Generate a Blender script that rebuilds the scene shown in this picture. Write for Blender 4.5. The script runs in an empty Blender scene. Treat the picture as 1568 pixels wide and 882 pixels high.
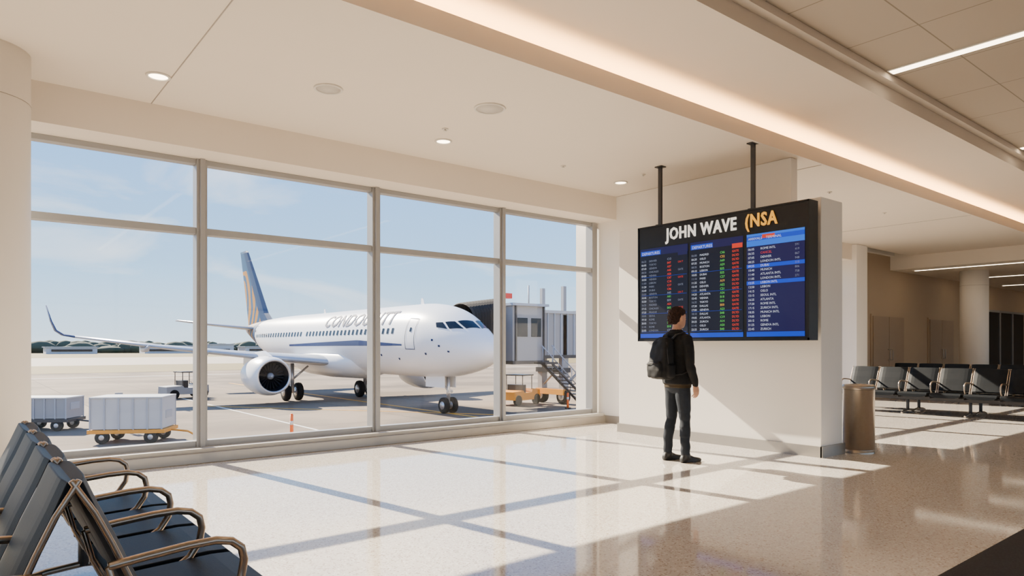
import bpy, bmesh, math, random
from mathutils import Vector, Matrix, noise
random.seed(7)
S=bpy.context.scene
R=math.radians
# ------------------------------------------------------------------ materials
def newmat(name):
    m=bpy.data.materials.new(name); m.use_nodes=True
    nt=m.node_tree; b=nt.nodes['Principled BSDF']
    return m,nt,b
def mat(name,col,rough=.5,metal=0,var=.06,scale=6,bump=0,bscale=40,emis=None,estr=0,spec=.5):
    m,nt,b=newmat(name)
    b.inputs['Roughness'].default_value=rough; b.inputs['Metallic'].default_value=metal
    b.inputs['Specular IOR Level'].default_value=spec
    tc=nt.nodes.new('ShaderNodeNewGeometry')
    n=nt.nodes.new('ShaderNodeTexNoise'); n.inputs['Scale'].default_value=scale; n.inputs['Detail'].default_value=4
    nt.links.new(tc.outputs['Position'],n.inputs['Vector'])
    r=nt.nodes.new('ShaderNodeMix'); r.data_type='RGBA'
    r.inputs[6].default_value=(*[c*(1-var) for c in col],1); r.inputs[7].default_value=(*[min(1,c*(1+var)) for c in col],1)
    nt.links.new(n.outputs['Fac'],r.inputs[0]); nt.links.new(r.outputs[2],b.inputs['Base Color'])
    if bump:
        n2=nt.nodes.new('ShaderNodeTexNoise'); n2.inputs['Scale'].default_value=bscale; n2.inputs['Detail'].default_value=5
        nt.links.new(tc.outputs['Position'],n2.inputs['Vector'])
        bp=nt.nodes.new('ShaderNodeBump'); bp.inputs['Strength'].default_value=bump; bp.inputs['Distance'].default_value=.01
        nt.links.new(n2.outputs['Fac'],bp.inputs['Height']); nt.links.new(bp.outputs[0],b.inputs['Normal'])
    if emis:
        b.inputs['Emission Color'].default_value=(*emis,1); b.inputs['Emission Strength'].default_value=estr
    return m
def mathn(nt,op,a,b=None):
    n=nt.nodes.new('ShaderNodeMath'); n.operation=op
    for i,x in enumerate((a,b)):
        if x is None: continue
        if isinstance(x,(int,float)): n.inputs[i].default_value=x
        else: nt.links.new(x,n.inputs[i])
    return n.outputs[0]
def mixc(nt,fac,a,b):
    r=nt.nodes.new('ShaderNodeMix'); r.data_type='RGBA'
    nt.links.new(fac,r.inputs[0])
    for i,x in ((6,a),(7,b)):
        if isinstance(x,tuple): r.inputs[i].default_value=(*x,1)
        else: nt.links.new(x,r.inputs[i])
    return r.outputs[2]

M_wall=mat('wall_paint',(.80,.755,.69),.6,0,.02,2,.05,200)
M_ceil=mat('ceiling_paint',(.75,.67,.57),.7,0,.02,1.5)
M_tan=mat('tan_wall',(.40,.30,.20),.6,0,.03,2)
M_door=mat('door_laminate',(.30,.22,.15),.45,0,.04,3)
M_alu=mat('window_aluminium',(.32,.315,.31),.4,.3,.03,5)
M_sill=mat('sill_stone',(.47,.45,.41),.45,0,.03,8)
M_base=mat('baseboard_metal',(.36,.33,.29),.35,.6,.05,8)
M_groove=mat('joint_dark',(.35,.31,.27),.8)
M_black=mat('black_casing',(.006,.006,.008),.35,spec=.3)
M_bronze=mat('bronze_tube',(.42,.34,.27),.28,.85,.05,20)
M_leather=mat('black_leather',(.006,.008,.011),.50,0,.15,12,.08,160,spec=.14)
M_dkmetal=mat('dark_metal',(.05,.05,.055),.4,.6)
M_steel=mat('brushed_steel',(.36,.31,.26),.3,.9,.08,30)
M_white=mat('aircraft_white',(.80,.81,.83),.28,0,.02,.5)
M_agrey=mat('aircraft_grey',(.34,.38,.45),.35,.2,.05,1)
M_ablue=mat('aircraft_blue',(.003,.025,.12),.5,spec=.15)
M_ltext=mat('aircraft_lettering',(.012,.028,.09),.6,spec=.1)
M_aglass=mat('aircraft_glass',(.005,.008,.014),.15,spec=.35)
M_tyre=mat('tyre_rubber',(.010,.010,.010),.8,spec=.2)
M_chrome=mat('gear_metal',(.5,.5,.52),.3,.7)
M_fan=mat('fan_blades',(.02,.02,.025),.4,.5)
M_bgrey=mat('bridge_grey',(.29,.30,.32),.5,.1,.06,.8)
M_bellow=mat('bellows_fabric',(.035,.031,.028),.8,0,.1,3,spec=.2)
M_orange=mat('safety_orange',(.85,.14,.01),.5)
M_yellow=mat('safety_yellow',(.70,.28,.01),.5)
M_cart=mat('cart_panel',(.46,.48,.50),.45,0,.06,3)
M_tree=mat('foliage',(.022,.042,.024),.9,0,.3,.3)
M_grass=mat('dry_grass',(.17,.125,.03),.9,0,.2,.05)
M_conc2=mat('runway_concrete',(.35,.30,.24),.85,0,.08,.02)
M_bld=mat('distant_facade',(.48,.50,.55),.7)
M_line=mat('paint_yellow',(.70,.34,.02),.7)
M_linew=mat('paint_white',(.7,.68,.62),.7)
M_red=mat('signal_red',(.7,.03,.02),.4)
M_ledwarm=mat('cove_led',(.9,.7,.5),.5,emis=(1,.58,.24),estr=55)
M_lin=mat('linear_lamp',(.9,.85,.8),.5,emis=(1,.80,.56),estr=9)
M_dl=mat('downlight_lens',(.9,.85,.8),.5,emis=(1,.82,.58),estr=12)
M_fix=mat('fixture_ring',(.66,.62,.56),.5)
M_grille=mat('speaker_grille',(.55,.51,.46),.7)

def mk_glass():
    m=bpy.data.materials.new('window_glass'); m.use_nodes=True; nt=m.node_tree; nt.nodes.clear()
    o=nt.nodes.new('ShaderNodeOutputMaterial'); mx=nt.nodes.new('ShaderNodeMixShader')
    t=nt.nodes.new('ShaderNodeBsdfTransparent'); t.inputs[0].default_value=(.97,.98,.98,1)
    g=nt.nodes.new('ShaderNodeBsdfGlossy'); g.inputs['Roughness'].default_value=.02
    mx.inputs[0].default_value=.025
    nt.links.new(t.outputs[0],mx.inputs[1]); nt.links.new(g.outputs[0],mx.inputs[2]); nt.links.new(mx.outputs[0],o.inputs[0])
    return m
M_glass=mk_glass()

def mk_floor():
    m,nt,b=newmat('terrazzo_floor')
    g=nt.nodes.new('ShaderNodeNewGeometry')
    v=nt.nodes.new('ShaderNodeTexVoronoi'); v.inputs['Scale'].default_value=95
    nt.links.new(g.outputs['Position'],v.inputs['Vector'])
    sep=nt.nodes.new('ShaderNodeSeparateColor'); nt.links.new(v.outputs['Color'],sep.inputs[0])
    n=nt.nodes.new('ShaderNodeTexNoise'); n.inputs['Scale'].default_value=.6; nt.links.new(g.outputs['Position'],n.inputs['Vector'])
    base=mixc(nt,n.outputs['Fac'],(.54,.485,.42),(.60,.545,.485))
    chip=mixc(nt,mathn(nt,'GREATER_THAN',sep.outputs[0],.87),base,(.38,.32,.26))
    chip=mixc(nt,mathn(nt,'GREATER_THAN',sep.outputs[1],.88),chip,(.70,.67,.61))
    nt.links.new(chip,b.inputs['Base Color'])
    b.inputs['IOR'].default_value=1.65
    n3=nt.nodes.new('ShaderNodeTexNoise'); n3.inputs['Scale'].default_value=3; nt.links.new(g.outputs['Position'],n3.inputs['Vector'])
    mr=nt.nodes.new('ShaderNodeMapRange'); mr.inputs[3].default_value=.03; mr.inputs[4].default_value=.10
    nt.links.new(n3.outputs['Fac'],mr.inputs[0]); nt.links.new(mr.outputs[0],b.inputs['Roughness'])
    return m
M_floor=mk_floor()
M_carpet=mat('dark_carpet',(.050,.048,.048),.95,0,.35,90,.6,300,spec=.1)

def mk_tile():
    m,nt,b=newmat('ceiling_tiles')
    g=nt.nodes.new('ShaderNodeNewGeometry'); sp=nt.nodes.new('ShaderNodeSeparateXYZ'); nt.links.new(g.outputs['Position'],sp.inputs[0])
    fx=mathn(nt,'FRACT',mathn(nt,'DIVIDE',mathn(nt,'ADD',sp.outputs[0],20.3),1.2))
    fy=mathn(nt,'FRACT',mathn(nt,'DIVIDE',mathn(nt,'ADD',sp.outputs[1],20.1),1.2))
    a=mathn(nt,'MAXIMUM',mathn(nt,'LESS_THAN',fx,.012),mathn(nt,'LESS_THAN',fy,.012))
    c=mixc(nt,a,(.48,.41,.33),(.26,.22,.17))
    nt.links.new(c,b.inputs['Base Color']); b.inputs['Roughness'].default_value=.8
    return m
M_tile=mk_tile()
def mk_apron():
    m,nt,b=newmat('apron_concrete')
    g=nt.nodes.new('ShaderNodeNewGeometry'); sp=nt.nodes.new('ShaderNodeSeparateXYZ'); nt.links.new(g.outputs['Position'],sp.inputs[0])
    fx=mathn(nt,'FRACT',mathn(nt,'DIVIDE',sp.outputs[0],6.0)); fy=mathn(nt,'FRACT',mathn(nt,'DIVIDE',sp.outputs[1],6.0))
    a=mathn(nt,'MAXIMUM',mathn(nt,'LESS_THAN',fx,.012),mathn(nt,'LESS_THAN',fy,.012))
    n=nt.nodes.new('ShaderNodeTexNoise'); n.inputs['Scale'].default_value=.12; n.inputs['Detail'].default_value=8; nt.links.new(g.outputs['Position'],n.inputs['Vector'])
    cr=nt.nodes.new('ShaderNodeValToRGB'); cr.color_ramp.elements[0].position=.40; cr.color_ramp.elements[1].position=.60
    cr.color_ramp.elements[0].color=(.13,.10,.075,1); cr.color_ramp.elements[1].color=(.24,.185,.135,1)
    nt.links.new(n.outputs['Fac'],cr.inputs[0])
    c=mixc(nt,a,cr.outputs[0],(.09,.07,.055))
    nt.links.new(c,b.inputs['Base Color']); b.inputs['Roughness'].default_value=.9; b.inputs['Specular IOR Level'].default_value=.2
    return m
M_apron=mk_apron()
def mk_fin():
    m,nt,b=newmat('tail_livery')
    g=nt.nodes.new('ShaderNodeNewGeometry'); sp=nt.nodes.new('ShaderNodeSeparateXYZ'); nt.links.new(g.outputs['Position'],sp.inputs[0])
    w=nt.nodes.new('ShaderNodeTexWave'); w.wave_type='RINGS'; w.inputs['Scale'].default_value=.30; w.inputs['Distortion'].default_value=6; w.inputs['Detail'].default_value=1
    mp=nt.nodes.new('ShaderNodeMapping'); mp.inputs['Location'].default_value=(-20.65,-66,-5.5)
    nt.links.new(g.outputs['Position'],mp.inputs[0]); nt.links.new(mp.outputs[0],w.inputs['Vector'])
    gold=mathn(nt,'GREATER_THAN',w.outputs['Fac'],.42)
    k=mathn(nt,'SUBTRACT',sp.outputs[1],mathn(nt,'MULTIPLY',sp.outputs[2],.80))
    reg=mathn(nt,'GREATER_THAN',k,57.3)
    zlim=mathn(nt,'LESS_THAN',sp.outputs[2],8.3)
    f=mathn(nt,'MULTIPLY',mathn(nt,'MULTIPLY',gold,reg),zlim)
    c=mixc(nt,reg,(.006,.045,.13),(.015,.09,.20))
    c=mixc(nt,f,c,(.42,.20,.045))
    nt.links.new(c,b.inputs['Base Color']); b.inputs['Roughness'].default_value=.6; b.inputs['Specular IOR Level'].default_value=.08
    return m
M_fin=mk_fin()
def emat(name,col,st): return mat(name,(.006,.006,.008),.3,emis=col,estr=st,var=0,spec=.25)
M_scr=emat('screen_navy',(.002,.003,.014),1.0)
M_scr3=emat('screen_blue',(.008,.007,.075),1.0)
M_sblue=emat('screen_bar_blue',(.006,.06,.70),1.0)
M_sblue2=emat('screen_bar_cyan',(.015,.19,.95),1.0)
M_swhite=emat('screen_text_white',(.75,.8,.95),1.0)
M_sdim=emat('screen_text_dim',(.30,.33,.45),.8)
M_sgreen=emat('screen_text_green',(.10,.6,.08),1.0)
M_sred=emat('screen_text_red',(.85,.05,.02),1.0)
M_syel=emat('screen_text_amber',(.8,.42,.06),1.0)
M_sign=mat('sign_letter_white',(.85,.85,.82),.4,emis=(1,1,.95),estr=.5)
M_signg=mat('sign_letter_gold',(.75,.42,.04),.4,emis=(1,.48,.04),estr=.5)

# ------------------------------------------------------------------ mesh builder
class MB:
    def __init__(s): s.v=[];s.f=[];s.m=[];s.sm=[];s.mats=[]
    def mi(s,m):
        if m not in s.mats: s.mats.append(m)
        return s.mats.index(m)
    def add(s,vs,fs,m,smooth=False,xf=None):
        o=len(s.v)
        for p in vs:
            p=Vector(p)
            if xf is not None: p=xf@p
            s.v.append(p)
        k=s.mi(m)
        for f in fs: s.f.append([i+o for i in f]); s.m.append(k); s.sm.append(smooth)
    def box(s,x0,x1,y0,y1,z0,z1,m,xf=None):
        v=[(x0,y0,z0),(x1,y0,z0),(x1,y1,z0),(x0,y1,z0),(x0,y0,z1),(x1,y0,z1),(x1,y1,z1),(x0,y1,z1)]
        s.add(v,[(0,3,2,1),(4,5,6,7),(0,1,5,4),(1,2,6,5),(2,3,7,6),(3,0,4,7)],m,False,xf)
    def loft(s,rings,m,cap=True,smooth=True,xf=None,closed=True):
        n=len(rings[0]); vs=[p for r in rings for p in r]; fs=[]
        for i in range(len(rings)-1):
            for j in range(n if closed else n-1):
                a=i*n+j; b=i*n+(j+1)%n
                fs.append((a,b,b+n,a+n))
        if cap:
            fs.append(tuple(range(n-1,-1,-1))); fs.append(tuple(range((len(rings)-1)*n,len(rings)*n)))
        s.add(vs,fs,m,smooth,xf)
    def tube(s,path,r,m,n=10,xf=None,round_ends=False,flat=1.0,smooth=True,loop=False):
        P=[Vector(p) for p in path]; k=len(P)
        rr=[r]*k if isinstance(r,(int,float)) else list(r)
        if round_ends:
            d0=(P[0]-P[1]).normalized(); d1=(P[-1]-P[-2]).normalized()
            a,b=rr[0],rr[-1]; p0,p1=P[0].copy(),P[-1].copy()
            pre=[p0+d0*a*math.sin(t) for t in (1.45,1.1,.6)]; prr=[a*math.cos(t) for t in (1.45,1.1,.6)]
            post=[p1+d1*b*math.sin(t) for t in (.6,1.1,1.45)]; por=[b*math.cos(t) for t in (.6,1.1,1.45)]
            P=pre+P+post; rr=prr+rr+por; k=len(P)
        rings=[]; up=None
        for i in range(k):
            if loop: t=(P[(i+1)%k]-P[i-1]).normalized()
            else: t=(P[min(i+1,k-1)]-P[max(i-1,0)]).normalized()
            if up is None:
                up=Vector((0,0,1)) if abs(t.z)<.9 else Vector((1,0,0))
            up=(up-t*up.dot(t)).normalized(); side=t.cross(up)
            rings.append([P[i]+(side*math.cos(2*math.pi*j/n)*rr[i]+up*math.sin(2*math.pi*j/n)*rr[i]*flat) for j in range(n)])
        if loop: rings.append(rings[0])
        s.loft(rings,m,not loop,smooth,xf)
    def cyl(s,c0,c1,r,m,n=24,r2=None,xf=None,smooth=True):
        s.tube([c0,c1],[r,r if r2 is None else r2],m,n,xf,smooth=smooth)
    def ell(s,c,rad,m,n=16,k=10,xf=None):
        rings=[]
        for i in range(k+1):
            a=-math.pi/2+math.pi*(i/k); a=max(-1.52,min(1.52,a))
            rings.append([(c[0]+rad[0]*math.cos(a)*math.cos(2*math.pi*j/n),c[1]+rad[1]*math.cos(a)*math.sin(2*math.pi*j/n),c[2]+rad[2]*math.sin(a)) for j in range(n)])
        s.loft(rings,m,True,True,xf)
    def build(s,name,bevel=0,origin=True,seg=2):
        me=bpy.data.meshes.new(name)
        c=Vector((0,0,0))
        if origin and s.v:
            xs=[p.x for p in s.v];ys=[p.y for p in s.v];zs=[p.z for p in s.v]
            c=Vector(((min(xs)+max(xs))/2,(min(ys)+max(ys))/2,min(zs)))
        me.from_pydata([p-c for p in s.v],[],s.f)
        for m in s.mats: me.materials.append(m)
        me.polygons.foreach_set('material_index',s.m); me.polygons.foreach_set('use_smooth',s.sm)
        bm=bmesh.new(); bm.from_mesh(me); bmesh.ops.recalc_face_normals(bm,faces=bm.faces); bm.to_mesh(me); bm.free()
        o=bpy.data.objects.new(name,me); o.location=c; S.collection.objects.link(o)
        if bevel:
            b=o.modifiers.new('bevel','BEVEL'); b.width=bevel; b.segments=seg; b.limit_method='ANGLE'; b.angle_limit=R(40)
        return o
def boxobj(name,*a,bevel=0):
    b=MB(); b.box(*a); return b.build(name,bevel)
def text_geo(body,size,offset=0,align='LEFT',space=1.0,line=1.0,fine=0):
    cu=bpy.data.curves.new('t','FONT'); cu.body=body; cu.size=size; cu.offset=offset; cu.align_x=align; cu.resolution_u=2
    cu.space_character=space; cu.space_line=line
    ob=bpy.data.objects.new('t',cu); S.collection.objects.link(ob)
    bpy.context.view_layer.update()
    me=bpy.data.meshes.new_from_object(ob.evaluated_get(bpy.context.evaluated_depsgraph_get()))
    if fine:
        bm=bmesh.new(); bm.from_mesh(me); bmesh.ops.triangulate(bm,faces=bm.faces)
        for _ in range(4):
            ed=[e for e in bm.edges if e.calc_length()>fine]
            if not ed: break
            bmesh.ops.subdivide_edges(bm,edges=ed,cuts=1); bmesh.ops.triangulate(bm,faces=bm.faces)
        bm.to_mesh(me); bm.free()
    vs=[v.co.copy() for v in me.vertices]; fs=[list(p.vertices) for p in me.polygons]
    bpy.data.objects.remove(ob); bpy.data.meshes.remove(me); bpy.data.curves.remove(cu)
    return vs,fs

# ------------------------------------------------------------------ camera
H=1.35
cam=bpy.data.cameras.new('camera'); co=bpy.data.objects.new('camera',cam); S.collection.objects.link(co)
co.location=(0,0,H); co.rotation_euler=(R(90),0,-math.atan2(.628,.778))
cam.sensor_width=36; cam.lens=24.02; cam.shift_y=.0568; cam.clip_end=6000; S.camera=co

# ------------------------------------------------------------------ shell
W=8.62; XL=-8; XR=40; YB=-9; G=-2.3
b=MB(); b.box(XL,XR,1.55,8.9,-.3,0,M_floor); b.build('floor')
b=MB(); b.box(XL,XR,YB,1.55,-.3,0.004,M_carpet); b.build('carpet_floor')
boxobj('wall_foundation',XL,XR,YB,8.8,G,-.3,M_wall)
b=MB()
b.box(XL,21.2,4.80,8.12,3.95,4.0,M_ceil)
b.box(XL,21.2,4.765,4.80,3.93,4.13,M_ceil)
b.box(XL,21.2,5.30,5.34,4.0,4.28,M_ceil)
b.box(XL,21.2,3.56,5.34,4.28,4.33,M_ceil)
b.box(XL,21.2,3.50,3.56,4.26,4.52,M_ceil)
b.box(XL,21.2,3.40,3.50,4.42,4.52,M_ceil)
for gx in (1.59,9.6,15.6): b.box(gx-.004,gx+.004,4.81,8.12,3.945,3.951,M_groove)
b.build('ceiling')
b=MB(); b.box(XL,21.2,YB,3.40,4.5,4.55,M_tile); b.build('ceiling_tile_field')
b=MB(); b.box(21.3,XR,YB,W,3.57,3.62,M_ceil); b.box(21.2,21.3,YB,W,3.57,4.7,M_ceil); b.build('ceiling_soffit')
boxobj('roof',XL-.2,XR+.2,YB-.2,9.3,4.7,4.9,M_wall)
boxobj('trim_1',XL,17.7,8.12,8.72,3.55,3.97,M_ceil)
boxobj('wall_window_header',XL,XR,8.5,8.72,3.97,4.7,M_wall)
boxobj('wall_left',XL-.2,XL,YB,8.72,0,4.7,M_wall)
boxobj('wall_right',XR,XR+.2,YB,8.72,0,4.7,M_tan)
b=MB(); b.box(18.3,XR,W,W+.2,0,3.97,M_tan); b.build('wall_concourse')
b=MB(); b.box(17.7,18.3,8.0,W+.1,0,3.94,M_wall); b.build('wall_pier')
boxobj('baseboard_concourse',18.3,XR,W-.02,W,0,.12,M_base)
b=MB(); b.box(8.89,9.05,4.9,9.12,0,3.945,M_wall); b.build('wall_return')
boxobj('baseboard_return',8.87,8.89,4.9,8.42,0,.13,M_base)
b=MB(); b.box(8.1,8.64,4.08,7.34,0,3.16,M_wall); b.build('wall_partition',.008)
b=MB()
b.box(8.075,8.1,4.06,7.36,0,.135,M_base); b.box(8.075,8.66,4.055,4.08,0,.135,M_base); b.box(8.64,8.665,4.06,7.36,0,.135,M_base)
b.build('baseboard_partition')
def window(i,x0,x1,last=False,y=W,zt=3.55,two=False):
    b=MB(); w=.06
    b.box(x0-w,x0+w,y-.07,y+.10,.16,zt,M_alu)
    b.box(x0-w*.45,x0+w*.45,y-.11,y-.07,.16,zt,M_alu)
    if last: b.box(x1-w,x1+w,y-.07,y+.10,.16,zt,M_alu)
    b.box(x0+w,x1-w,y-.05,y+.08,2.665,2.745,M_alu)
    b.box(x0+w,x1-w,y-.05,y+.08,.16,.235,M_alu)
    b.box(x0+w,x1-w,y-.05,y+.08,zt-.06,zt,M_alu)
    b.add([(x0+w,y+.01,.2),(x1-w,y+.01,.2),(x1-w,y+.01,zt),(x0+w,y+.01,zt)],[(0,1,2,3)],M_glass)
    o=b.build('window_%d'%i,.005)
xs=[-7.9,-6.82,-4.55,-2.29,-.04,2.213,4.488,6.716,8.80]
for i in range(len(xs)-1): window(i+1,xs[i],xs[i+1],i==len(xs)-2)
xs2=[9.12,11.25,13.38,15.5,17.6]
for i in range(4): window(i+9,xs2[i],xs2[i+1],i==3)
b=MB(); b.box(XL,8.89,8.40,8.82,0,.165,M_sill); b.box(XL,8.89,8.36,8.40,.0,.12,M_base); b.build('trim_2',.006)
b=MB(); b.box(9.05,17.7,8.40,8.82,0,.165,M_sill); b.build('trim_3',.006)
def rear_fill_win():  # unseen glazed wall added behind the camera to let in sky fill light
    b=MB()
    x=XL
    while x<XR:
        b.box(x,x+.14,YB-.1,YB+.06,0,4.7,M_alu); x+=3
    b.box(XL,XR,YB-.1,YB+.05,2.7,2.78,M_alu); b.box(XL,XR,YB-.15,YB+.1,0,.2,M_sill); b.box(XL,XR,YB-.1,YB+.1,4.2,4.7,M_wall)
    b.add([(XL,YB,.2),(XR,YB,.2),(XR,YB,4.2),(XL,YB,4.2)],[(0,1,2,3)],M_glass)
    b.build('window_13')
rear_fill_win()
def column(name,x,y,r,zt,m=M_wall):
    b=MB(); b.cyl((x,y,0),(x,y,zt),r,m,48); b.cyl((x,y,0),(x,y,.13),r+.012,M_base,48)
    b.cyl((x,y,zt-.45),(x,y,zt-.444),r+.002,M_groove,48)
    b.build(name)
column('round_column',.10,7.58,.40,3.95)
column('round_column',23.2,7.1,.36,3.57)
column('round_column',31,2.5,.36,3.57)
def door(i,x0,x1,zt):
    b=MB(); b.box(x0-.06,x1+.06,W-.04,W,0.0,zt+.06,M_tan)
    xm=(x0+x1)/2
    b.box(x0,xm-.01,W-.07,W-.03,.01,zt,M_door); b.box(xm+.01,x1,W-.07,W-.03,.01,zt,M_door)
    for sx in (-.09,.09): b.tube([(xm+sx,W-.07,.95),(xm+sx,W-.13,.95),(xm+sx,W-.13,1.25),(xm+sx,W-.07,1.25)],.012,M_steel,8)
    b.build('door_%d'%i,.004)
door(1,19.95,22.0,2.2); door(2,24.0,26.0,2.2)
b=MB()
for k in range(3):
    x0=29.3+k*1.5
    b.box(x0,x0+.08,W-.06,W,0,2.7,M_alu); b.box(x0,x0+1.5,W-.05,W,2.62,2.7,M_alu)
    b.box(x0+.08,x0+1.5,W-.03,W-.01,.05,2.62,M_aglass)
b.build('glazed_entrance',.004)
boxobj('fire_alarm_box',19.35,19.5,W-.06,W,1.05,1.25,M_red,bevel=.01)

# ------------------------------------------------------------------ lamps in ceiling
boxobj('cove_light_strip',XL,21.1,4.88,4.96,4.02,4.05,M_ledwarm)
for x in (-6.1,-1.3,3.5,8.3,13.1,17.9):
    b=MB(); b.box(x-.08,x+.08,-8.5,3.38,4.485,4.50,M_fix); b.box(x-.055,x+.055,-8.45,3.36,4.478,4.488,M_lin); b.build('linear_ceiling_light')
for x in (21.75,25.6,29.6,34):
    b=MB(); b.box(x-.07,x+.07,-8.5,8.2,3.555,3.57,M_fix); b.box(x-.045,x+.045,-8.45,8.15,3.548,3.556,M_lin); b.build('linear_ceiling_light')
def downlight(x,y,z=3.95,lit=True,r=.085):
    b=MB(); n=32
    b.tube([(x+(r+.012)*math.cos(2*math.pi*j/n),y+(r+.012)*math.sin(2*math.pi*j/n),z-.004) for j in range(n)],.014,M_fix,8,loop=True)
    b.cyl((x,y,z-.006),(x,y,z-.001),r,M_dl if lit else M_grille,n)
    b.build('recessed_downlight' if lit else 'ceiling_speaker')
for p in ((-1.9,7.3),(1.48,7.25),(4.76,7.28),(8.15,7.35),(11.5,7.3),(14.8,7.3)): downlight(*p)
downlight(2.89,6.53,lit=False,r=.12); downlight(4.5,5.96,lit=False,r=.15); downlight(12.5,6.2,lit=False,r=.15)
for p in ((4.51,6.86),(8.03,6.8),(6.76,7.2),(11.4,5.6),(14,5.8)):
    b=MB(); b.cyl((p[0],p[1],3.95),(p[0],p[1],3.94),.04,M_fix,16); b.cyl((p[0],p[1],3.94),(p[0],p[1],3.925),.012,M_fix,10); b.cyl((p[0],p[1],3.925),(p[0],p[1],3.921),.02,M_fix,12); b.build('fire_sprinkler')
for p in ((10.2,2.5),(12.1,2.9),(15,2.6)):
    b=MB(); b.cyl((p[0],p[1],4.5),(p[0],p[1],4.49),.05,M_fix,16); b.cyl((p[0],p[1],4.49),(p[0],p[1],4.46),.018,M_dkmetal,10); b.build('fire_sprinkler')

# ------------------------------------------------------------------ flight information board
def board():
    b=MB(); X=7.80
    b.box(X,8.0,4.07,6.69,1.42,3.09,M_black)
    b.box(8.0,8.098,4.5,6.3,1.8,2.7,M_dkmetal)
    for (y0,y1,z0,z1) in ((4.07,6.69,1.42,1.45),(4.07,6.69,3.07,3.09),(4.07,4.09,1.42,3.09),(6.67,6.69,1.42,3.09)):
        b.box(X-.012,X,y0,y1,z0,z1,M_black)
    def rect(y0,y1,z0,z1,m,k=1):
        f=X-.004-.0012*k
        b.add([(f,y0,z0),(f,y1,z0),(f,y1,z1),(f,y0,z1)],[(0,1,2,3)],m)
    def txt(s,yl,z,size,m,k=3,off=0,**kw):
        vs,fs=text_geo(s,size,off,**kw); f=X-.004-.0012*k
        b.add([(f,yl-v.x,z+v.y) for v in vs],fs,m)
    def sign(s,yl,yr,z,h,m):
        vs,fs=text_geo(s,.25,.006,space=1.12)
        x0=min(v.x for v in vs);x1=max(v.x for v in vs);y1=max(v.y for v in vs)
        sx=(yl-yr)/(x1-x0); sz=h/y1
        for xx in (X-.02,X-.014,X-.007): b.add([(xx,yl-(v.x-x0)*sx,z+v.y*sz) for v in vs],fs,m)
    sign('JOHN WAVE',6.18,5.04,2.855,.165,M_sign)
    sign('(NSA',4.91,4.47,2.86,.165,M_signg)
    scr=[(5.80,6.64,0),(4.945,5.76,1),(4.125,4.895,2)]
    cities=['ATLANTA','BOSTON','CHICAGO','DALLAS','DENVER','DUBAI','GENEVA','LISBON','LONDON','MADRID','MIAMI','MUNICH','OSLO','PARIS','PRAGUE','ROME','SEOUL','TOKYO','VIENNA','ZURICH']
    for (y0,y1,k) in scr:
        rect(y0,y1,1.47,2.765,M_scr3 if k==2 else M_scr,1)
        w=y1-y0
        rect(y0,y1,1.47,1.53,M_sblue,2)
        if k<2:
            rect(y0,y1,2.66,2.765,M_scr3,2)
            rect(y0+w*.56,y1-.01,2.665,2.73,M_sblue,2.3)
            rect(y0+.01,y0+w*.20,2.62,2.68,M_sred if k else M_scr3,2.5)
            txt('DEPARTURES',y1-.03,2.675,.055,M_swhite,3)
            n=20; z=2.57; st=.053
            for i in range(n):
                zz=z-i*st
                txt('%02d:%02d'%(6+i*17//20,random.randrange(0,60,5)),y1-.02,zz,.040,M_swhite if i%3 else M_sdim)
                txt(random.choice(cities)[:7],y1-w*.19,zz,.038,M_sdim if k==0 else M_swhite)
                c=[M_sred,M_sdim,M_sgreen][random.randrange(3)] if k==0 else (M_sgreen if i not in (1,7,13) else M_syel)
                txt('%s%d'%(random.choice('ABC'),random.randrange(10,60)),y1-w*.58,zz,.042,c,off=.0008)
                if k: txt(random.choice(['DLYD','GATE']),y1-w*.80,zz,.040,M_sred,off=.0008)
                elif i%2: txt(random.choice(['ON T','GATE']),y1-w*.80,zz,.036,M_sred if i%4==1 else M_sdim)
                if i%5==4: rect(y0+.02,y1-.02,zz-.01,zz-.007,M_sblue,2.2)
        else:
            rect(y0,y1,2.61,2.765,M_sblue2,2)
            rect(y0,y1,2.68,2.735,M_sblue,2.3)
            txt('ARRIVALS    TERMINAL',y1-.02,2.69,.045,M_swhite,3)
            rect(y0+w*.5,y0+w*.72,2.70,2.745,M_sred,2.6)
            n=20; z=2.56; st=.053
            for i in range(n):
                zz=z-i*st
                if i in (4,8): rect(y0,y1,zz-.012,zz+.035,M_sblue,2.2)
                txt('%02d:%02d'%(6+i*17//20,random.randrange(0,60,5)),y1-.02,zz,.040,M_swhite)
                txt(random.choice(cities)+random.choice(['',' INTL']) if i not in (1,) else 'CANCEL',y1-w*.25,zz,.040,M_sred if i==1 else M_swhite)
                if i<8: txt('%d'%random.randrange(100,999),y1-w*.84,zz,.038,M_sdim)
    for y in (6.35,4.86):
        b.box(7.865,7.905,y-.025,y+.025,3.09,3.94,M_dkmetal); b.box(7.83,7.94,y-.06,y+.06,3.935,3.949,M_dkmetal)
        b.box(7.84,7.93,y-.05,y+.05,3.09,3.11,M_dkmetal)
    b.build('flight_information_board')
board()

# ------------------------------------------------------------------ bin
def litter_bin(x,y):
    b=MB(); r=.185
    prof=[(r,0),(r,.03),(r-.01,.035),(r-.01,.05),(r,.055),(r,.80),(r+.006,.805),(r+.006,.85),(r-.01,.862),(r-.06,.862),(r-.065,.85),(r-.065,.70)]
    n=48
    rings=[[(x+q*math.cos(2*math.pi*j/n),y+q*math.sin(2*math.pi*j/n),z) for j in range(n)] for q,z in prof]
    b.loft(rings,M_steel,cap=False); b.cyl((x,y,.69),(x,y,.70),r-.064,M_black,n); b.cyl((x,y,.0),(x,y,.02),r-.002,M_dkmetal,n)
    b.cyl((x,y,.798),(x,y,.803),r+.002,M_dkmetal,n)
    b.build('litter_bin')
litter_bin(8.905,4.0)

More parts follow.
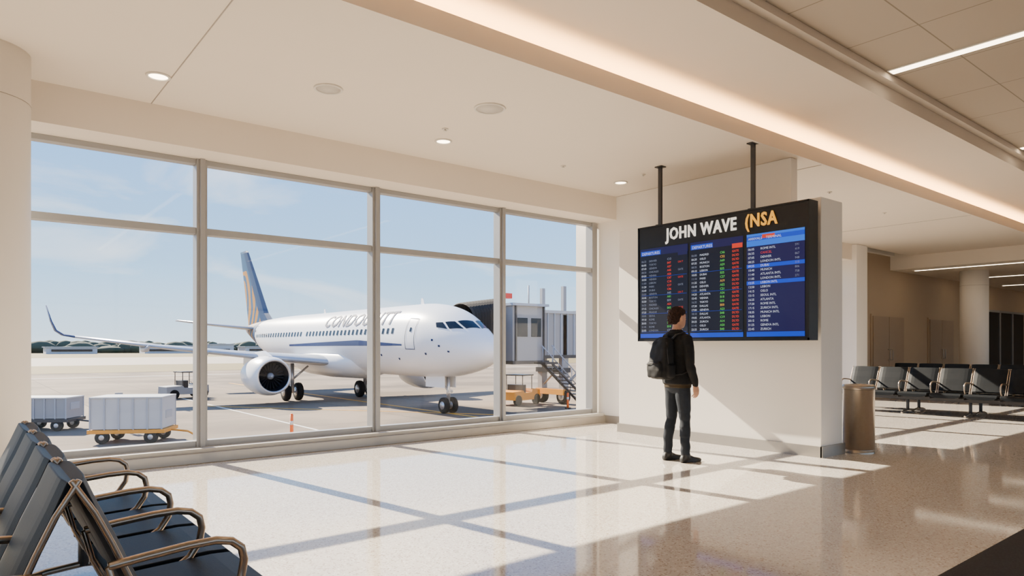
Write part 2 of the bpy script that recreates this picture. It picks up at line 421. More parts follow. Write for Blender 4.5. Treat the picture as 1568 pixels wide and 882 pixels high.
# ------------------------------------------------------------------ benches
def seat_side(b,n,pitch,xf,arm_mat=M_bronze):
    for i in range(n):
        y0=i*pitch+.025; y1=(i+1)*pitch-.025
        ny=9
        def slab(prof,thick,y0,y1,horizontal):
            rings=[]
            for q in range(ny+1):
                t=q/ny; y=y0+(y1-y0)*t
                e=1-abs(2*t-1)**5
                th=thick*(.35+.65*e)
                top=[];bot=[]
                for kk,(px,pz) in enumerate(prof):
                    if horizontal: top.append((px,y,pz)); bot.append((px,y,pz-th))
                    else:
                        dx,dz=.91,.41
                        top.append((px+dx*th*.5,y,pz+dz*th*.5)); bot.append((px-dx*th*.5,y,pz-dz*th*.5))
                rings.append(top+bot[::-1])
            b.loft(rings,M_leather,True,False,xf)
        slab([(.012,.905),(.055,.80),(.105,.69),(.15,.58),(.20,.47)],.055,y0,y1,False)
        slab([(.17,.425),(.24,.43),(.40,.437),(.56,.445),(.64,.44),(.668,.415)],.065,y0,y1,True)
        for yy in (y0-.008,y1+.008):
            b.tube([(-.012,yy,.915),(.055,yy,.80),(.105,yy,.69),(.15,yy,.58),(.205,yy,.45),(.23,yy,.37)],.011,arm_mat,8,xf)
        b.box(.2,.6,y0+.05,y1-.05,.355,.375,M_dkmetal,xf)
    for i in range(n+1):
        y=i*pitch
        b.tube([(.09,y,.62),(.2,y,.632),(.34,y,.645),(.43,y,.647),(.485,y,.635),(.52,y,.605),(.53,y,.56),(.52,y,.50),(.48,y,.44),(.42,y,.40),(.30,y,.36)],.0155,arm_mat,12,xf)
        b.box(.18,.60,y-.012,y+.012,.33,.36,M_dkmetal,xf)
        b.tube([(.09,y,.62),(.12,y,.50),(.19,y,.36)],.012,arm_mat,8,xf)
    L=n*pitch
    b.box(.24,.31,0,L,.27,.34,M_dkmetal,xf)
    nl=max(2,n//2+1)
    for k in range(nl):
        y=.12+(L-.24)*k/(nl-1)
        b.tube([(.28,y,.28),(.28,y,.05)],.03,M_dkmetal,12,xf)
        b.tube([(-.02,y,.02),(.10,y,.045),(.28,y,.06),(.46,y,.045),(.58,y,.02)],.02,M_steel,10,xf)
def bench(x,y,n,pitch=.57,double=True,face=1):
    b=MB()
    xf=Matrix.Translation((x,y,0))
    if face>0 or double: seat_side(b,n,pitch,xf)
    if face<0 or double: seat_side(b,n,pitch,Matrix.Translation((x,y+n*pitch,0))@Matrix.Rotation(math.pi,4,'Z'))
    return b.build('airport_bench',.006)
bench(.29,2.6,4)
bench(15.3,1.2,10,.58,True)
bench(19.0,2.4,9,.58,True)
bench(24.6,1.6,8,.58,True)
bench(28.4,1.6,8,.58,True)

# ------------------------------------------------------------------ remesh helper
def evaluated(o,name):
    dg=bpy.context.evaluated_depsgraph_get(); dg.update()
    me=bpy.data.meshes.new_from_object(o.evaluated_get(dg)); me.name=name
    return me
def remesh_mb(b,vox,sm=2):
    o=b.build('tmp',origin=False)
    m=o.modifiers.new('r','REMESH'); m.mode='VOXEL'; m.voxel_size=vox
    if sm:
        s=o.modifiers.new('s','SMOOTH'); s.iterations=sm; s.factor=.5
    me=evaluated(o,'tmpm'); bpy.data.objects.remove(o)
    vs=[v.co.copy() for v in me.vertices]; ns=[v.normal.copy() for v in me.vertices]; fs=[tuple(p.vertices) for p in me.polygons]
    bpy.data.meshes.remove(me)
    return vs,ns,fs

# ------------------------------------------------------------------ traveller
M_jack=mat('jacket_cloth',(.009,.009,.010),.8,0,.2,15,.3,120,spec=.2)
M_shirt=mat('olive_shirt',(.035,.024,.012),.8,0,.2,20,spec=.2)
M_jean=mat('dark_jeans',(.016,.020,.028),.8,0,.25,30,.3,200,spec=.2)
M_shoe=mat('black_shoes',(.009,.008,.008),.5)
M_skin=mat('skin',(.46,.24,.15),.5,0,.06,20)
M_hair=mat('brown_hair',(.022,.009,.005),.7,0,.4,60,.6,150,spec=.2)
M_pack=mat('backpack_nylon',(.006,.006,.007),.65,0,.25,30,.3,250,spec=.2)
M_packt=mat('backpack_trim',(.02,.02,.022),.5,0,.2,20,spec=.3)
M_eye=mat('eye_white',(.8,.78,.75),.3)
M_iris=mat('iris_brown',(.05,.025,.01),.3)
M_lip=mat('lips',(.42,.18,.14),.5)
def ring(cx,cy,z,rx,ry,n=28,p=2.3):
    out=[]
    for j in range(n):
        a=2*math.pi*j/n; c,s=math.cos(a),math.sin(a)
        out.append((cx+rx*math.copysign(abs(c)**(2/p),c),cy+ry*math.copysign(abs(s)**(2/p),s),z))
    return out
def traveller(px,py,rot):
    XF=Matrix.Translation((px,py,0))@Matrix.Rotation(rot,4,'Z')
    b=MB(); A=M_jack
    b.loft([ring(0,0,z,rx,ry) for z,rx,ry in ((.80,.07,.10),(.83,.10,.145),(.88,.118,.168),(.94,.118,.166),(1.0,.11,.155))],A)
    b.loft([ring(xc,0,z,rx,ry) for z,xc,rx,ry in ((.905,.0,.12,.16),(.91,.0,.142,.188),(.96,.0,.14,.185),(1.05,.0,.128,.172),(1.15,.0,.13,.175),(1.27,0,.138,.188),(1.37,-.004,.138,.2),(1.43,-.012,.125,.195),(1.465,-.018,.105,.165),(1.495,-.022,.085,.11),(1.52,-.022,.074,.082),(1.54,-.02,.068,.072))],A)
    b.loft([ring(.004,0,z,rx,ry) for z,rx,ry in ((.868,.11,.15),(.87,.128,.175),(.93,.128,.175))],A)
    feet={1:(-.03,.115),-1:(.03,-.125)}
    for sg in (1,-1):
        fx,fy=feet[sg]
        hip=(0,.088*sg,.87); knee=(.015+fx*.6,.098*sg+.0,.49); ank=(fx-.015,fy,.10)
        b.tube([hip,(.008,.092*sg,.76),(.01+fx*.3,.096*sg,.62),knee,(fx*.8-.008,(fy+.098*sg)/2,.38),(fx*.9-.02,fy,.26),ank,(fx-.015,fy,.07)],[.092,.088,.076,.061,.063,.057,.052,.056],A,20,round_ends=True)
        sh=[]
        for x,hw,h in ((-.085,.025,.05),(-.075,.036,.075),(-.04,.042,.10),(.0,.043,.105),(.05,.045,.085),(.10,.049,.062),(.15,.050,.052),(.185,.042,.045),(.205,.025,.036)):
            sh.append([(fx-.0+x, fy+hw*math.cos(a), (h*.5)+h*.5*math.sin(a)) for a in [2*math.pi*j/18 for j in range(18)]])
        sh=[[(p[0],p[1],max(p[2],.006)) for p in r] for r in sh]
        b.loft(sh,A)
        b.loft([[(fx+.06+.148*math.cos(a),fy+.049*math.sin(a)*(1+.12*math.cos(a)),z) for a in [2*math.pi*j/24 for j in range(24)]] for z in (.0,.022)],A)
    hands={}
    for sg in (1,-1):
        sh=(-.01,.178*sg,1.425); el=(-.035,.245*sg,1.16); wr=(.045,.255*sg,.915)
        b.tube([(-.01,.12*sg,1.43),sh,(-.02,.212*sg,1.35),(-.03,.232*sg,1.25),el,(-.01,.252*sg,1.08),(.02,.256*sg,.99),wr],[.06,.068,.062,.056,.052,.050,.044,.038],A,18,round_ends=True)
        hands[sg]=wr
    b.tube([(-.025,0,1.44),(-.015,0,1.52),(0,0,1.60)],[.062,.056,.054],A,20,round_ends=True)
    b.loft([ring(xc,0,z,rx,ry,32,2.1) for z,xc,rx,ry in ((1.562,.055,.020,.018),(1.568,.05,.036,.032),(1.585,.038,.058,.047),(1.61,.022,.082,.060),(1.64,.010,.096,.069),(1.67,.003,.100,.0735),(1.70,-.002,.102,.0755),(1.73,-.004,.099,.074),(1.755,-.006,.089,.067),(1.775,-.008,.070,.054),(1.787,-.008,.046,.035),(1.792,-.008,.02,.016))],A)
    b.tube([(.094,0,1.705),(.106,0,1.688),(.118,0,1.667),(.112,0,1.655)],[.008,.010,.014,.010],A,10,round_ends=True)
    for sg in (1,-1):
        b.ell((.106,.010*sg,1.658),(.009,.009,.007),A,10,6)
        b.tube([(.093,.012*sg,1.712),(.090,.032*sg,1.717),(.078,.05*sg,1.709)],.008,A,8,round_ends=True)
        b.ell((-.004,.084*sg,1.675),(.020,.011,.032),A,12,8)
        b.ell((.062,.042*sg,1.655),(.02,.016,.018),A,10,6)
    b.tube([(.02,.085,1.50),(-.04,.085,1.50),(-.09,.05,1.485),(-.105,0,1.475),(-.09,-.05,1.485),(-.04,-.085,1.50),(.02,-.085,1.50)],[.02,.03,.036,.04,.036,.03,.02],A,12,round_ends=True)
    vs,ns,fs=remesh_mb(b,.0075,3)
    for i,(v,n) in enumerate(zip(vs,ns)):
        if v.z<1.52 and v.z>.09:
            if v.z<.88: a=noise.noise(Vector((v.x*7,v.y*7,v.z*(16 if v.z<.3 or abs(v.z-.5)<.1 else 8)))); k=.008 if v.z<.32 or abs(v.z-.5)<.09 else .0045
            else: a=noise.noise(Vector((v.x*8+3,v.y*8,v.z*15))); k=.010
            if abs(v.z-.888)<.02: k=.002
            vs[i]=v+n*a*k
    out=MB(); mats=[M_jack,M_shirt,M_jean,M_shoe,M_skin]
    for m in mats: out.mi(m)
    out.v=[XF@v for v in vs]
    for f in fs:
        c=sum((vs[i] for i in f),Vector())/len(f)
        if c.z<.075+(.03 if c.x<.1 else 0)*.6: k=3
        elif c.z>1.545 : k=4
        elif abs(c.y)<.225 and c.z<.866: k=2
        elif c.z<.907 and (c.x*c.x/.14**2+c.y*c.y/.195**2)<1.05: k=1
        else: k=0
        if k==0 and c.x>.045 and c.z>1.50 and abs(c.y)<.05 : k=4
        out.f.append(list(f)); out.m.append(k); out.sm.append(True)
    for sg in (1,-1):
        h=MB(); wx,wy,wz=hands[sg]
        h.loft([ring(wx+xc,wy-.004*sg,z,rx,ry,16,2.4) for z,xc,rx,ry in ((wz+.03,0,.027,.023),(wz-.01,.004,.028,.020),(wz-.035,.008,.036,.018),(wz-.065,.012,.042,.016),(wz-.09,.013,.041,.014),(wz-.10,.013,.036,.010))],A)
        for q,(ox,l) in enumerate(((.043,.070),(.023,.078),(.002,.073),(-.018,.058))):
            x0=wx+ox; z0=wz-.088
            inn=-sg
            h.tube([(x0,wy,z0+.02),(x0+.002,wy,z0-.0),(x0+.004,wy+inn*.006,z0-l*.42),(x0+.002,wy+inn*.020,z0-l*.72),(x0-.002,wy+inn*.034,z0-l*.92)],[.0085,.0088,.0082,.0076,.0066],A,10,round_ends=True)
        h.tube([(wx+.022,wy,wz-.02),(wx+.044,wy-.008*sg,wz-.045),(wx+.058,wy-.014*sg,wz-.072),(wx+.060,wy-.018*sg,wz-.098)],[.013,.012,.0098,.008],A,10,round_ends=True)
        hv,hn,hf=remesh_mb(h,.0035,1)
        o=len(out.v); out.v+= [XF@v for v in hv]
        for f in hf: out.f.append([i+o for i in f]); out.m.append(4); out.sm.append(True)
    for sg in (1,-1):
        out.ell((.0835,.031*sg,1.690),(.011,.013,.0085),M_eye,14,8,XF)
        out.ell((.0925,.031*sg,1.690),(.004,.0055,.0055),M_iris,12,8,XF)
        out.tube([(.097,.014*sg,1.713),(.095,.032*sg,1.719),(.082,.052*sg,1.712)],[.003,.004,.0025],M_hair,8,XF,round_ends=True)
    out.tube([(.082,.022,1.618),(.096,.010,1.6215),(.099,0,1.620),(.096,-.010,1.6215),(.082,-.022,1.618)],[.0025,.0045,.005,.0045,.0025],M_lip,8,XF,round_ends=True)
    hb=MB()
    hb.loft([ring(xc,0,z,rx,ry,32,2.1) for z,xc,rx,ry in ((1.605,-.062,.022,.040),(1.62,-.058,.042,.055),(1.64,-.052,.056,.072),(1.67,-.048,.064,.080),(1.70,-.030,.086,.084),(1.725,-.014,.104,.085),(1.75,-.006,.108,.081),(1.775,-.002,.098,.070),(1.797,-.004,.075,.052),(1.808,-.006,.04,.030))],A)
    for k in range(210):
        a=random.uniform(0,2*math.pi); el=random.uniform(.05,1.5)
        d=Vector((math.cos(a)*math.cos(el),math.sin(a)*math.cos(el),math.sin(el)))
        c=Vector((-.010+.102*d.x,.082*d.y,1.716+.090*d.z))
        if c.x>.055 and c.z<1.755: continue
        if c.x>.02 and c.z<1.725: continue
        q=random.uniform(.010,.017)
        hb.ell(c,(q,q*.9,q*.9),A,8,5)
    for k in range(70):
        a=random.uniform(1.75,4.53); z=random.uniform(1.615,1.71)
        hb.ell((-.045+.07*math.cos(a),.080*math.sin(a)*(.75+.25*(z-1.61)/.09),z),(.012,.011,.012),A,8,5)
    hv,hn,hf=remesh_mb(hb,.004,0)
    o=len(out.v); k=out.mi(M_hair); out.v+=[XF@(v+n*.004*noise.noise(v*70)) for v,n in zip(hv,hn)]
    for f in hf: out.f.append([i+o for i in f]); out.m.append(k); out.sm.append(True)
    out.build('traveller')
    p=MB()
    p.loft([ring(xc,0,z,rx,ry,28,3.2) for z,xc,rx,ry in ((.965,-.225,.05,.10),(.97,-.228,.075,.135),(.995,-.232,.092,.152),(1.06,-.236,.10,.160),(1.19,-.232,.098,.158),(1.31,-.224,.09,.150),(1.385,-.212,.075,.135),(1.44,-.200,.052,.105),(1.455,-.195,.025,.06))],A)
    p.loft([ring(-.335,0,z,rx,ry,24,3) for z,rx,ry in ((.985,.02,.09),(.995,.032,.115),(1.07,.040,.125),(1.15,.034,.118),(1.175,.015,.09))],A)
    for sg in (1,-1): p.loft([ring(-.225,.158*sg,z,rx,ry,16,2.5) for z,rx,ry in ((.99,.04,.018),(1.01,.055,.03),(1.13,.058,.03),(1.14,.05,.02))],A)
    pv,pn,pf=remesh_mb(p,.008,2)
    for i,(v,n) in enumerate(zip(pv,pn)): pv[i]=v+n*.008*noise.noise(v*14)
    q=MB(); k=q.mi(M_pack); q.v=[XF@v for v in pv]
    for f in pf: q.f.append(list(f)); q.m.append(k); q.sm.append(True)
    for sg in (1,-1):
        q.tube([(-.16,.075*sg,1.42),(-.10,.095*sg,1.482),(-.02,.10*sg,1.502),(.06,.105*sg,1.475),(.118,.11*sg,1.40),(.135,.115*sg,1.28),(.11,.155*sg,1.15),(.03,.185*sg,1.07),(-.08,.18*sg,1.03),(-.16,.14*sg,1.02)],[.024,.027,.027,.027,.026,.023,.015,.012,.012,.012],M_packt,10,XF,flat=.45)
    q.tube([(-.18,.03,1.445),(-.185,.025,1.475),(-.185,-.025,1.475),(-.18,-.03,1.445)],.007,M_packt,8,XF)
    q.tube([(-.376,.10,1.14),(-.38,0,1.155),(-.376,-.10,1.14)],.004,M_packt,6,XF)
    q.tube([(-.25,.155,1.03),(-.28,.158,1.26),(-.26,.12,1.39),(-.262,0,1.42),(-.26,-.12,1.39),(-.28,-.158,1.26),(-.25,-.155,1.03)],.0045,M_packt,6,XF)
    q.build('backpack')
traveller(6.56,5.03,R(-12))

# ------------------------------------------------------------------ airliner
AX,AY,AZ=20.65,27.0,1.68
PR=[(0,.03,.03,-.62),(.12,.36,.34,-.62),(.4,.68,.64,-.58),(.9,1.0,.95,-.50),(1.6,1.30,1.27,-.38),(2.4,1.54,1.57,-.24),(3.2,1.71,1.80,-.13),(4.2,1.87,1.96,-.05),(5.5,1.96,2.05,0),(7,1.975,2.07,0),(15,1.975,2.07,0),(24,1.975,2.07,0),(27,1.90,1.93,.12),(30,1.60,1.55,.42),(33,1.10,1.05,.78),(35.5,.62,.62,1.05),(37.2,.25,.28,1.2),(37.6,.08,.1,1.22)]
def prof(s):
    s=max(0,min(37.6,s))
    for i in range(len(PR)-1):
        if s<=PR[i+1][0]: break
    a,c=PR[i],PR[i+1]; p=PR[max(i-1,0)]; q=PR[min(i+2,len(PR)-1)]
    h=c[0]-a[0]; t=(s-a[0])/h; out=[]
    for k in (1,2,3):
        m0=(c[k]-p[k])/max(c[0]-p[0],1e-6)*h; m1=(q[k]-a[k])/max(q[0]-a[0],1e-6)*h
        if i==0: m0=(c[k]-a[k])*1.6
        d=c[k]-a[k]
        if k<3:
            if d==0: m0=m1=0
            else:
                m0=0 if m0*d<0 else (math.copysign(min(abs(m0),3*abs(d)),d)); m1=0 if m1*d<0 else math.copysign(min(abs(m1),3*abs(d)),d)
        out.append((2*t**3-3*t**2+1)*a[k]+(t**3-2*t**2+t)*m0+(-2*t**3+3*t**2)*c[k]+(t**3-t**2)*m1)
    return out
def fus(s,th,off=0):
    rw,rh,zc=prof(s)
    n=Vector((-math.sin(th)*rh,0,math.cos(th)*rw)).normalized()
    return Vector((AX-rw*math.sin(th),AY+s,AZ+zc+rh*math.cos(th)))+n*off
def wheel(b,x,y,z,r,w,m=None):
    n=28; pf=[(-w/2,r*.55),(-w/2,r*.85),(-w*.38,r*.97),(0,r),(w*.38,r*.97),(w/2,r*.85),(w/2,r*.55)]
    b.loft([[(x+dx,y+q*math.cos(2*math.pi*j/n),z+q*math.sin(2*math.pi*j/n)) for j in range(n)] for dx,q in pf],M_tyre)
    b.cyl((x-w*.52,y,z),(x+w*.52,y,z),r*.5,M_chrome,20)
def airliner():
    b=MB()
    ss=[.0,.03,.08,.15,.25,.4,.6]+[.6+.25*i for i in range(1,28)]+[8+1.0*i for i in range(0,30)]+[37.3,37.6]
    ss=sorted(set(round(s,3) for s in ss if s<=37.6))
    n=72
    b.loft([[fus(s,2*math.pi*j/n) for j in range(n)] for s in ss],M_white)
    def patch(c00,c10,c01,c11,m,ns=6,nt=6,off=.012):
        vs=[];fs=[]
        for i in range(ns+1):
            for j in range(nt+1):
                u=i/ns;w=j/nt
                s=(c00[0]*(1-u)+c10[0]*u)*(1-w)+(c01[0]*(1-u)+c11[0]*u)*w
                t=(c00[1]*(1-u)+c10[1]*u)*(1-w)+(c01[1]*(1-u)+c11[1]*u)*w
                vs.append(fus(s,R(t),off))
        for i in range(ns):
            for j in range(nt):
                a=i*(nt+1)+j; fs.append((a,a+1,a+nt+2,a+nt+1))
        b.add(vs,fs,m,True)
    for sg in (1,-1):
        P=lambda s,t:(s,t*sg)
        patch(P(1.05,3),P(1.7,3),P(1.38,35),P(2.08,32),M_aglass,off=.02)
        patch(P(1.46,39),P(2.16,35.5),P(2.13,56),P(2.62,47),M_aglass,off=.02)
        patch(P(2.24,58),P(2.72,49.5),P(2.95,63),P(3.15,55),M_aglass,off=.02)
        s=6.8
        while s<30.5:
            if not (19.2<s<19.5):
                zc=prof(s)[2]; rh=prof(s)[1]
                t=math.degrees(math.acos(max(-1,min(1,(2.2-AZ-zc)/rh))))
                patch(P(s-.12,t-4.6),P(s+.12,t-4.6),P(s-.12,t+4.6),P(s+.12,t+4.6),M_aglass,1,2,.018)
            s+=.55
        for (d0,d1) in ((4.5,5.4),(30.6,31.4)):
            for a in ((d0,d0+.04,54,104),(d1-.04,d1,54,104)): patch(P(a[0],a[2]),P(a[1],a[2]),P(a[0],a[3]),P(a[1],a[3]),M_ltext,1,14,.02)
            for a in ((d0,d1,54,55),(d0,d1,103,104)): patch(P(a[0],a[2]),P(a[1],a[2]),P(a[0],a[3]),P(a[1],a[3]),M_ltext,4,1,.02)
            patch(P(d0+.35,70),P(d0+.52,70),P(d0+.35,77),P(d0+.52,77),M_aglass,1,2,.02)
        patch(P(5.7,96),P(11,89),P(5.7,98.6),P(11,98.5),M_ablue,20,3,.026)
        patch(P(11,89),P(22,95),P(11,98.5),P(22,99),M_ablue,20,3,.026)
        for (a,t) in ((3.6,108),(6.3,118),(8.2,112),(2.5,92),(1.9,100),(3.0,84)): patch(P(a,t),P(a+.14,t),P(a,t+3.5),P(a+.14,t+3.5),M_ltext,1,1,.02)
    patch((31.8,-150),(37.3,-150),(31.2,150),(37.3,150),M_fin,16,60,.02)
    vs,fs=text_geo('CONDOUAITT',1.05,.02,space=1.05,fine=.12)
    x0=min(v.x for v in vs); x1=max(v.x for v in vs); sc=9.4/(x1-x0)
    b.add([fus(16.4-(v.x-x0)*sc,R(64)-v.y*1.3/2.05,.03) for v in vs],fs,M_ltext)
    b.add([fus(7.0+(v.x-x0)*sc,-(R(64)-v.y*1.3/2.05),.03) for v in vs],fs,M_ltext)
    b.loft([[ (AX+rx*math.cos(a),AY+s,AZ-1.35+rz*math.sin(a)) for a in [2*math.pi*j/32 for j in range(32)]] for s,rx,rz in ((11.6,.5,.3),(12.6,1.6,.85),(14,2.05,1.1),(18,2.1,1.15),(21,2.0,1.05),(23,1.4,.75),(24.2,.4,.3))],M_white)
    def airfoil(x,yle,z,c,th,up=(0,0,1),n=14):
        pts=[]; U=Vector(up)
        for i in range(n):
            t=1-i/(n-1); t=(1-math.cos(math.pi*t))/2
            pts.append(Vector((x,yle+c*t,z))+U*(th*c*(1.48*math.sqrt(t)-.63*t-1.758*t*t+1.42*t**3-.5*t**4)*1.0+c*.02*math.sin(math.pi*t)))
        for i in range(1,n-1):
            t=i/(n-1); t=(1-math.cos(math.pi*t))/2
            pts.append(Vector((x,yle+c*t,z))-U*(th*c*(1.48*math.sqrt(t)-.63*t-1.758*t*t+1.42*t**3-.5*t**4)*.7-c*.01*math.sin(math.pi*t)))
        return pts
    for sg in (1,-1):
        X=lambda dx:AX-sg*dx
        b.loft([airfoil(X(d),y,z,c,th) for d,y,z,c,th in ((.8,41.0,.15,7.4,.13),(2.2,42.1,.3,6.3,.12),(6.3,44.3,.72,4.2,.115),(11,46.9,1.28,2.8,.11),(15.2,49.2,1.9,1.6,.10))],M_agrey)
        b.loft([airfoil(X(d),y,z,c,th,up) for d,y,z,c,th,up in ((15.2,49.2,1.9,1.6,.10,(0,0,1)),(15.75,49.55,2.02,1.45,.10,(sg*.35,0,.93)),(16.1,49.95,2.3,1.25,.10,(sg*.8,0,.6)),(16.3,50.5,2.9,.95,.10,(sg*.97,0,.2)),(16.5,51.3,3.9,.5,.09,(sg*1,0,.15)))],M_ablue)
        for d,y in ((4.2,47.6),(8.5,47.4),(11.6,48.6)):
            z=.3+(d-2.2)*.12
            b.tube([(X(d),y-2,z-.05),(X(d),y-1,z-.28),(X(d),y,z-.3),(X(d),y+1.1,z-.1)],[.05,.17,.17,.03],M_agrey,10)
        b.loft([airfoil(X(d),y,z,c,.1) for d,y,z,c in ((.3,59.0,2.75,3.6),(3.3,60.8,3.1,2.5),(6.3,62.6,3.5,1.4))],M_agrey)
        ex,ez,ey=X(5.75),-.5,41.5; n2=48
        pr=[(.84,.7),(.86,.3),(.91,.08),(.96,.0),(1.02,.015),(1.09,.12),(1.19,.6),(1.23,1.3),(1.19,2.2),(1.05,3.1),(.88,3.75),(.82,3.76),(.62,3.6)]
        b.loft([[(ex+r*math.cos(2*math.pi*j/n2),ey+dy,ez+r*math.sin(2*math.pi*j/n2)) for j in range(n2)] for r,dy in pr[4:]],M_white,cap=False)
        b.loft([[(ex+r*math.cos(2*math.pi*j/n2),ey+dy,ez+r*math.sin(2*math.pi*j/n2)) for j in range(n2)] for r,dy in pr[2:5]],M_chrome,cap=False)
        b.loft([[(ex+r*math.cos(2*math.pi*j/n2),ey+dy,ez+r*math.sin(2*math.pi*j/n2)) for j in range(n2)] for r,dy in ((.91,.08),(.86,.3),(.84,.75),(.84,.9))],M_fan,cap=False)
        b.cyl((ex,ey+.88,ez),(ex,ey+.9,ez),.85,M_fan,n2)
        for k in range(22):
            a=2*math.pi*k/22
            def pt(r,da,dy): return (ex+r*math.cos(a+da),ey+dy,ez+r*math.sin(a+da))
            b.add([pt(.2,0,.72),pt(.82,.05,.62),pt(.82,.2,.74),pt(.2,.25,.82)],[(0,1,2,3)],M_dkmetal)
        b.tube([(ex,ey+.35,ez),(ex,ey+.45,ez),(ex,ey+.6,ez),(ex,ey+.8,ez)],[.02,.10,.19,.24],M_agrey,20)
        b.tube([(ex,ey+3.5,ez),(ex,ey+4.3,ez),(ex,ey+5.0,ez)],[.6,.48,.2],M_dkmetal,24)
        b.loft([[(ex-.14,y,z0),(ex+.14,y,z0),(ex+.12,y,z1),(ex-.12,y,z1)] for y,z0,z1 in ((42.2,.5,.72),(43.4,.5,1.05),(45,.2,.95),(47,.1,.7))],M_white,smooth=False)
        gy=45.0
        gx=17.35 if sg>0 else 22.7
        b.cyl((gx,gy,G+.55),(gx,gy,.2),.13,M_chrome,14); b.tube([(gx,gy,-.9),(gx+sg*1.1,gy,.0)],.07,M_chrome,10)
        b.box(gx-.35 if sg>0 else gx+.29,gx-.29 if sg>0 else gx+.35,gy-.5,gy+.5,-1.3,.2,M_white)
        for dx in (-.42,.42):
            wheel(b,gx+dx,gy,G+.6,.60,.38)
        b.cyl((gx-.5,gy,G+.57),(gx+.5,gy,G+.57),.07,M_chrome,10)
    def finsec(z,y0,y1,t):
        pts=[]
        for i in range(10):
            q=i/9; pts.append((AX-t*math.sin(math.pi*q**.6)**.8 if 0<q<1 else AX,y0+(y1-y0)*q,z))
        for i in range(8,0,-1):
            q=i/9; pts.append((AX+t*math.sin(math.pi*q**.6)**.8,y0+(y1-y0)*q,z))
        return pts
    b.loft([finsec(z,y0,y1,t) for z,y0,y1,t in ((3.1,56.3,64.2,.30),(3.6,57.9,64.3,.28),(4.2,58.9,64.5,.26),(7.2,61.6,65.5,.18),(10.0,64.2,66.5,.11),(10.2,64.6,66.6,.06))],M_fin,smooth=False)
    gy=31.1; gx=AX
    b.cyl((gx,gy,G+.42),(gx,gy,-.1),.10,M_chrome,12); b.cyl((gx-.32,gy,G+.44),(gx+.32,gy,G+.44),.05,M_chrome,10)
    b.tube([(gx,gy,-1.1),(gx,gy+1.3,-.1)],.05,M_chrome,8); b.box(gx-.16,gx+.16,gy-.16,gy-.1,-1.2,-1.0,M_chrome)
    b.cyl((gx-.12,gy-.18,-1.1),(gx-.12,gy-.1,-1.1),.07,M_linew,12); b.cyl((gx+.12,gy-.18,-1.1),(gx+.12,gy-.1,-1.1),.07,M_linew,12)
    for sg in (1,-1): b.box(gx+sg*.36-.02,gx+sg*.36+.02,gy-.2,gy+1.7,-.9,-.25,M_white)
    for dx in (-.27,.27): wheel(b,gx+dx,gy,G+.44,.44,.27)
    for s_,h in ((6.5,.35),(12,.3),(20,.3)):
        t=fus(s_,0); b.loft([[(AX-.02,t.y,t.z-.05),(AX+.02,t.y,t.z-.05),(AX+.02,t.y+.4,t.z-.05),(AX-.02,t.y+.4,t.z-.05)],[(AX-.01,t.y+.2,t.z+h),(AX+.01,t.y+.2,t.z+h),(AX+.01,t.y+.4,t.z+h),(AX-.01,t.y+.4,t.z+h)]],M_white,smooth=False)
    b.build('passenger_airliner')
airliner()

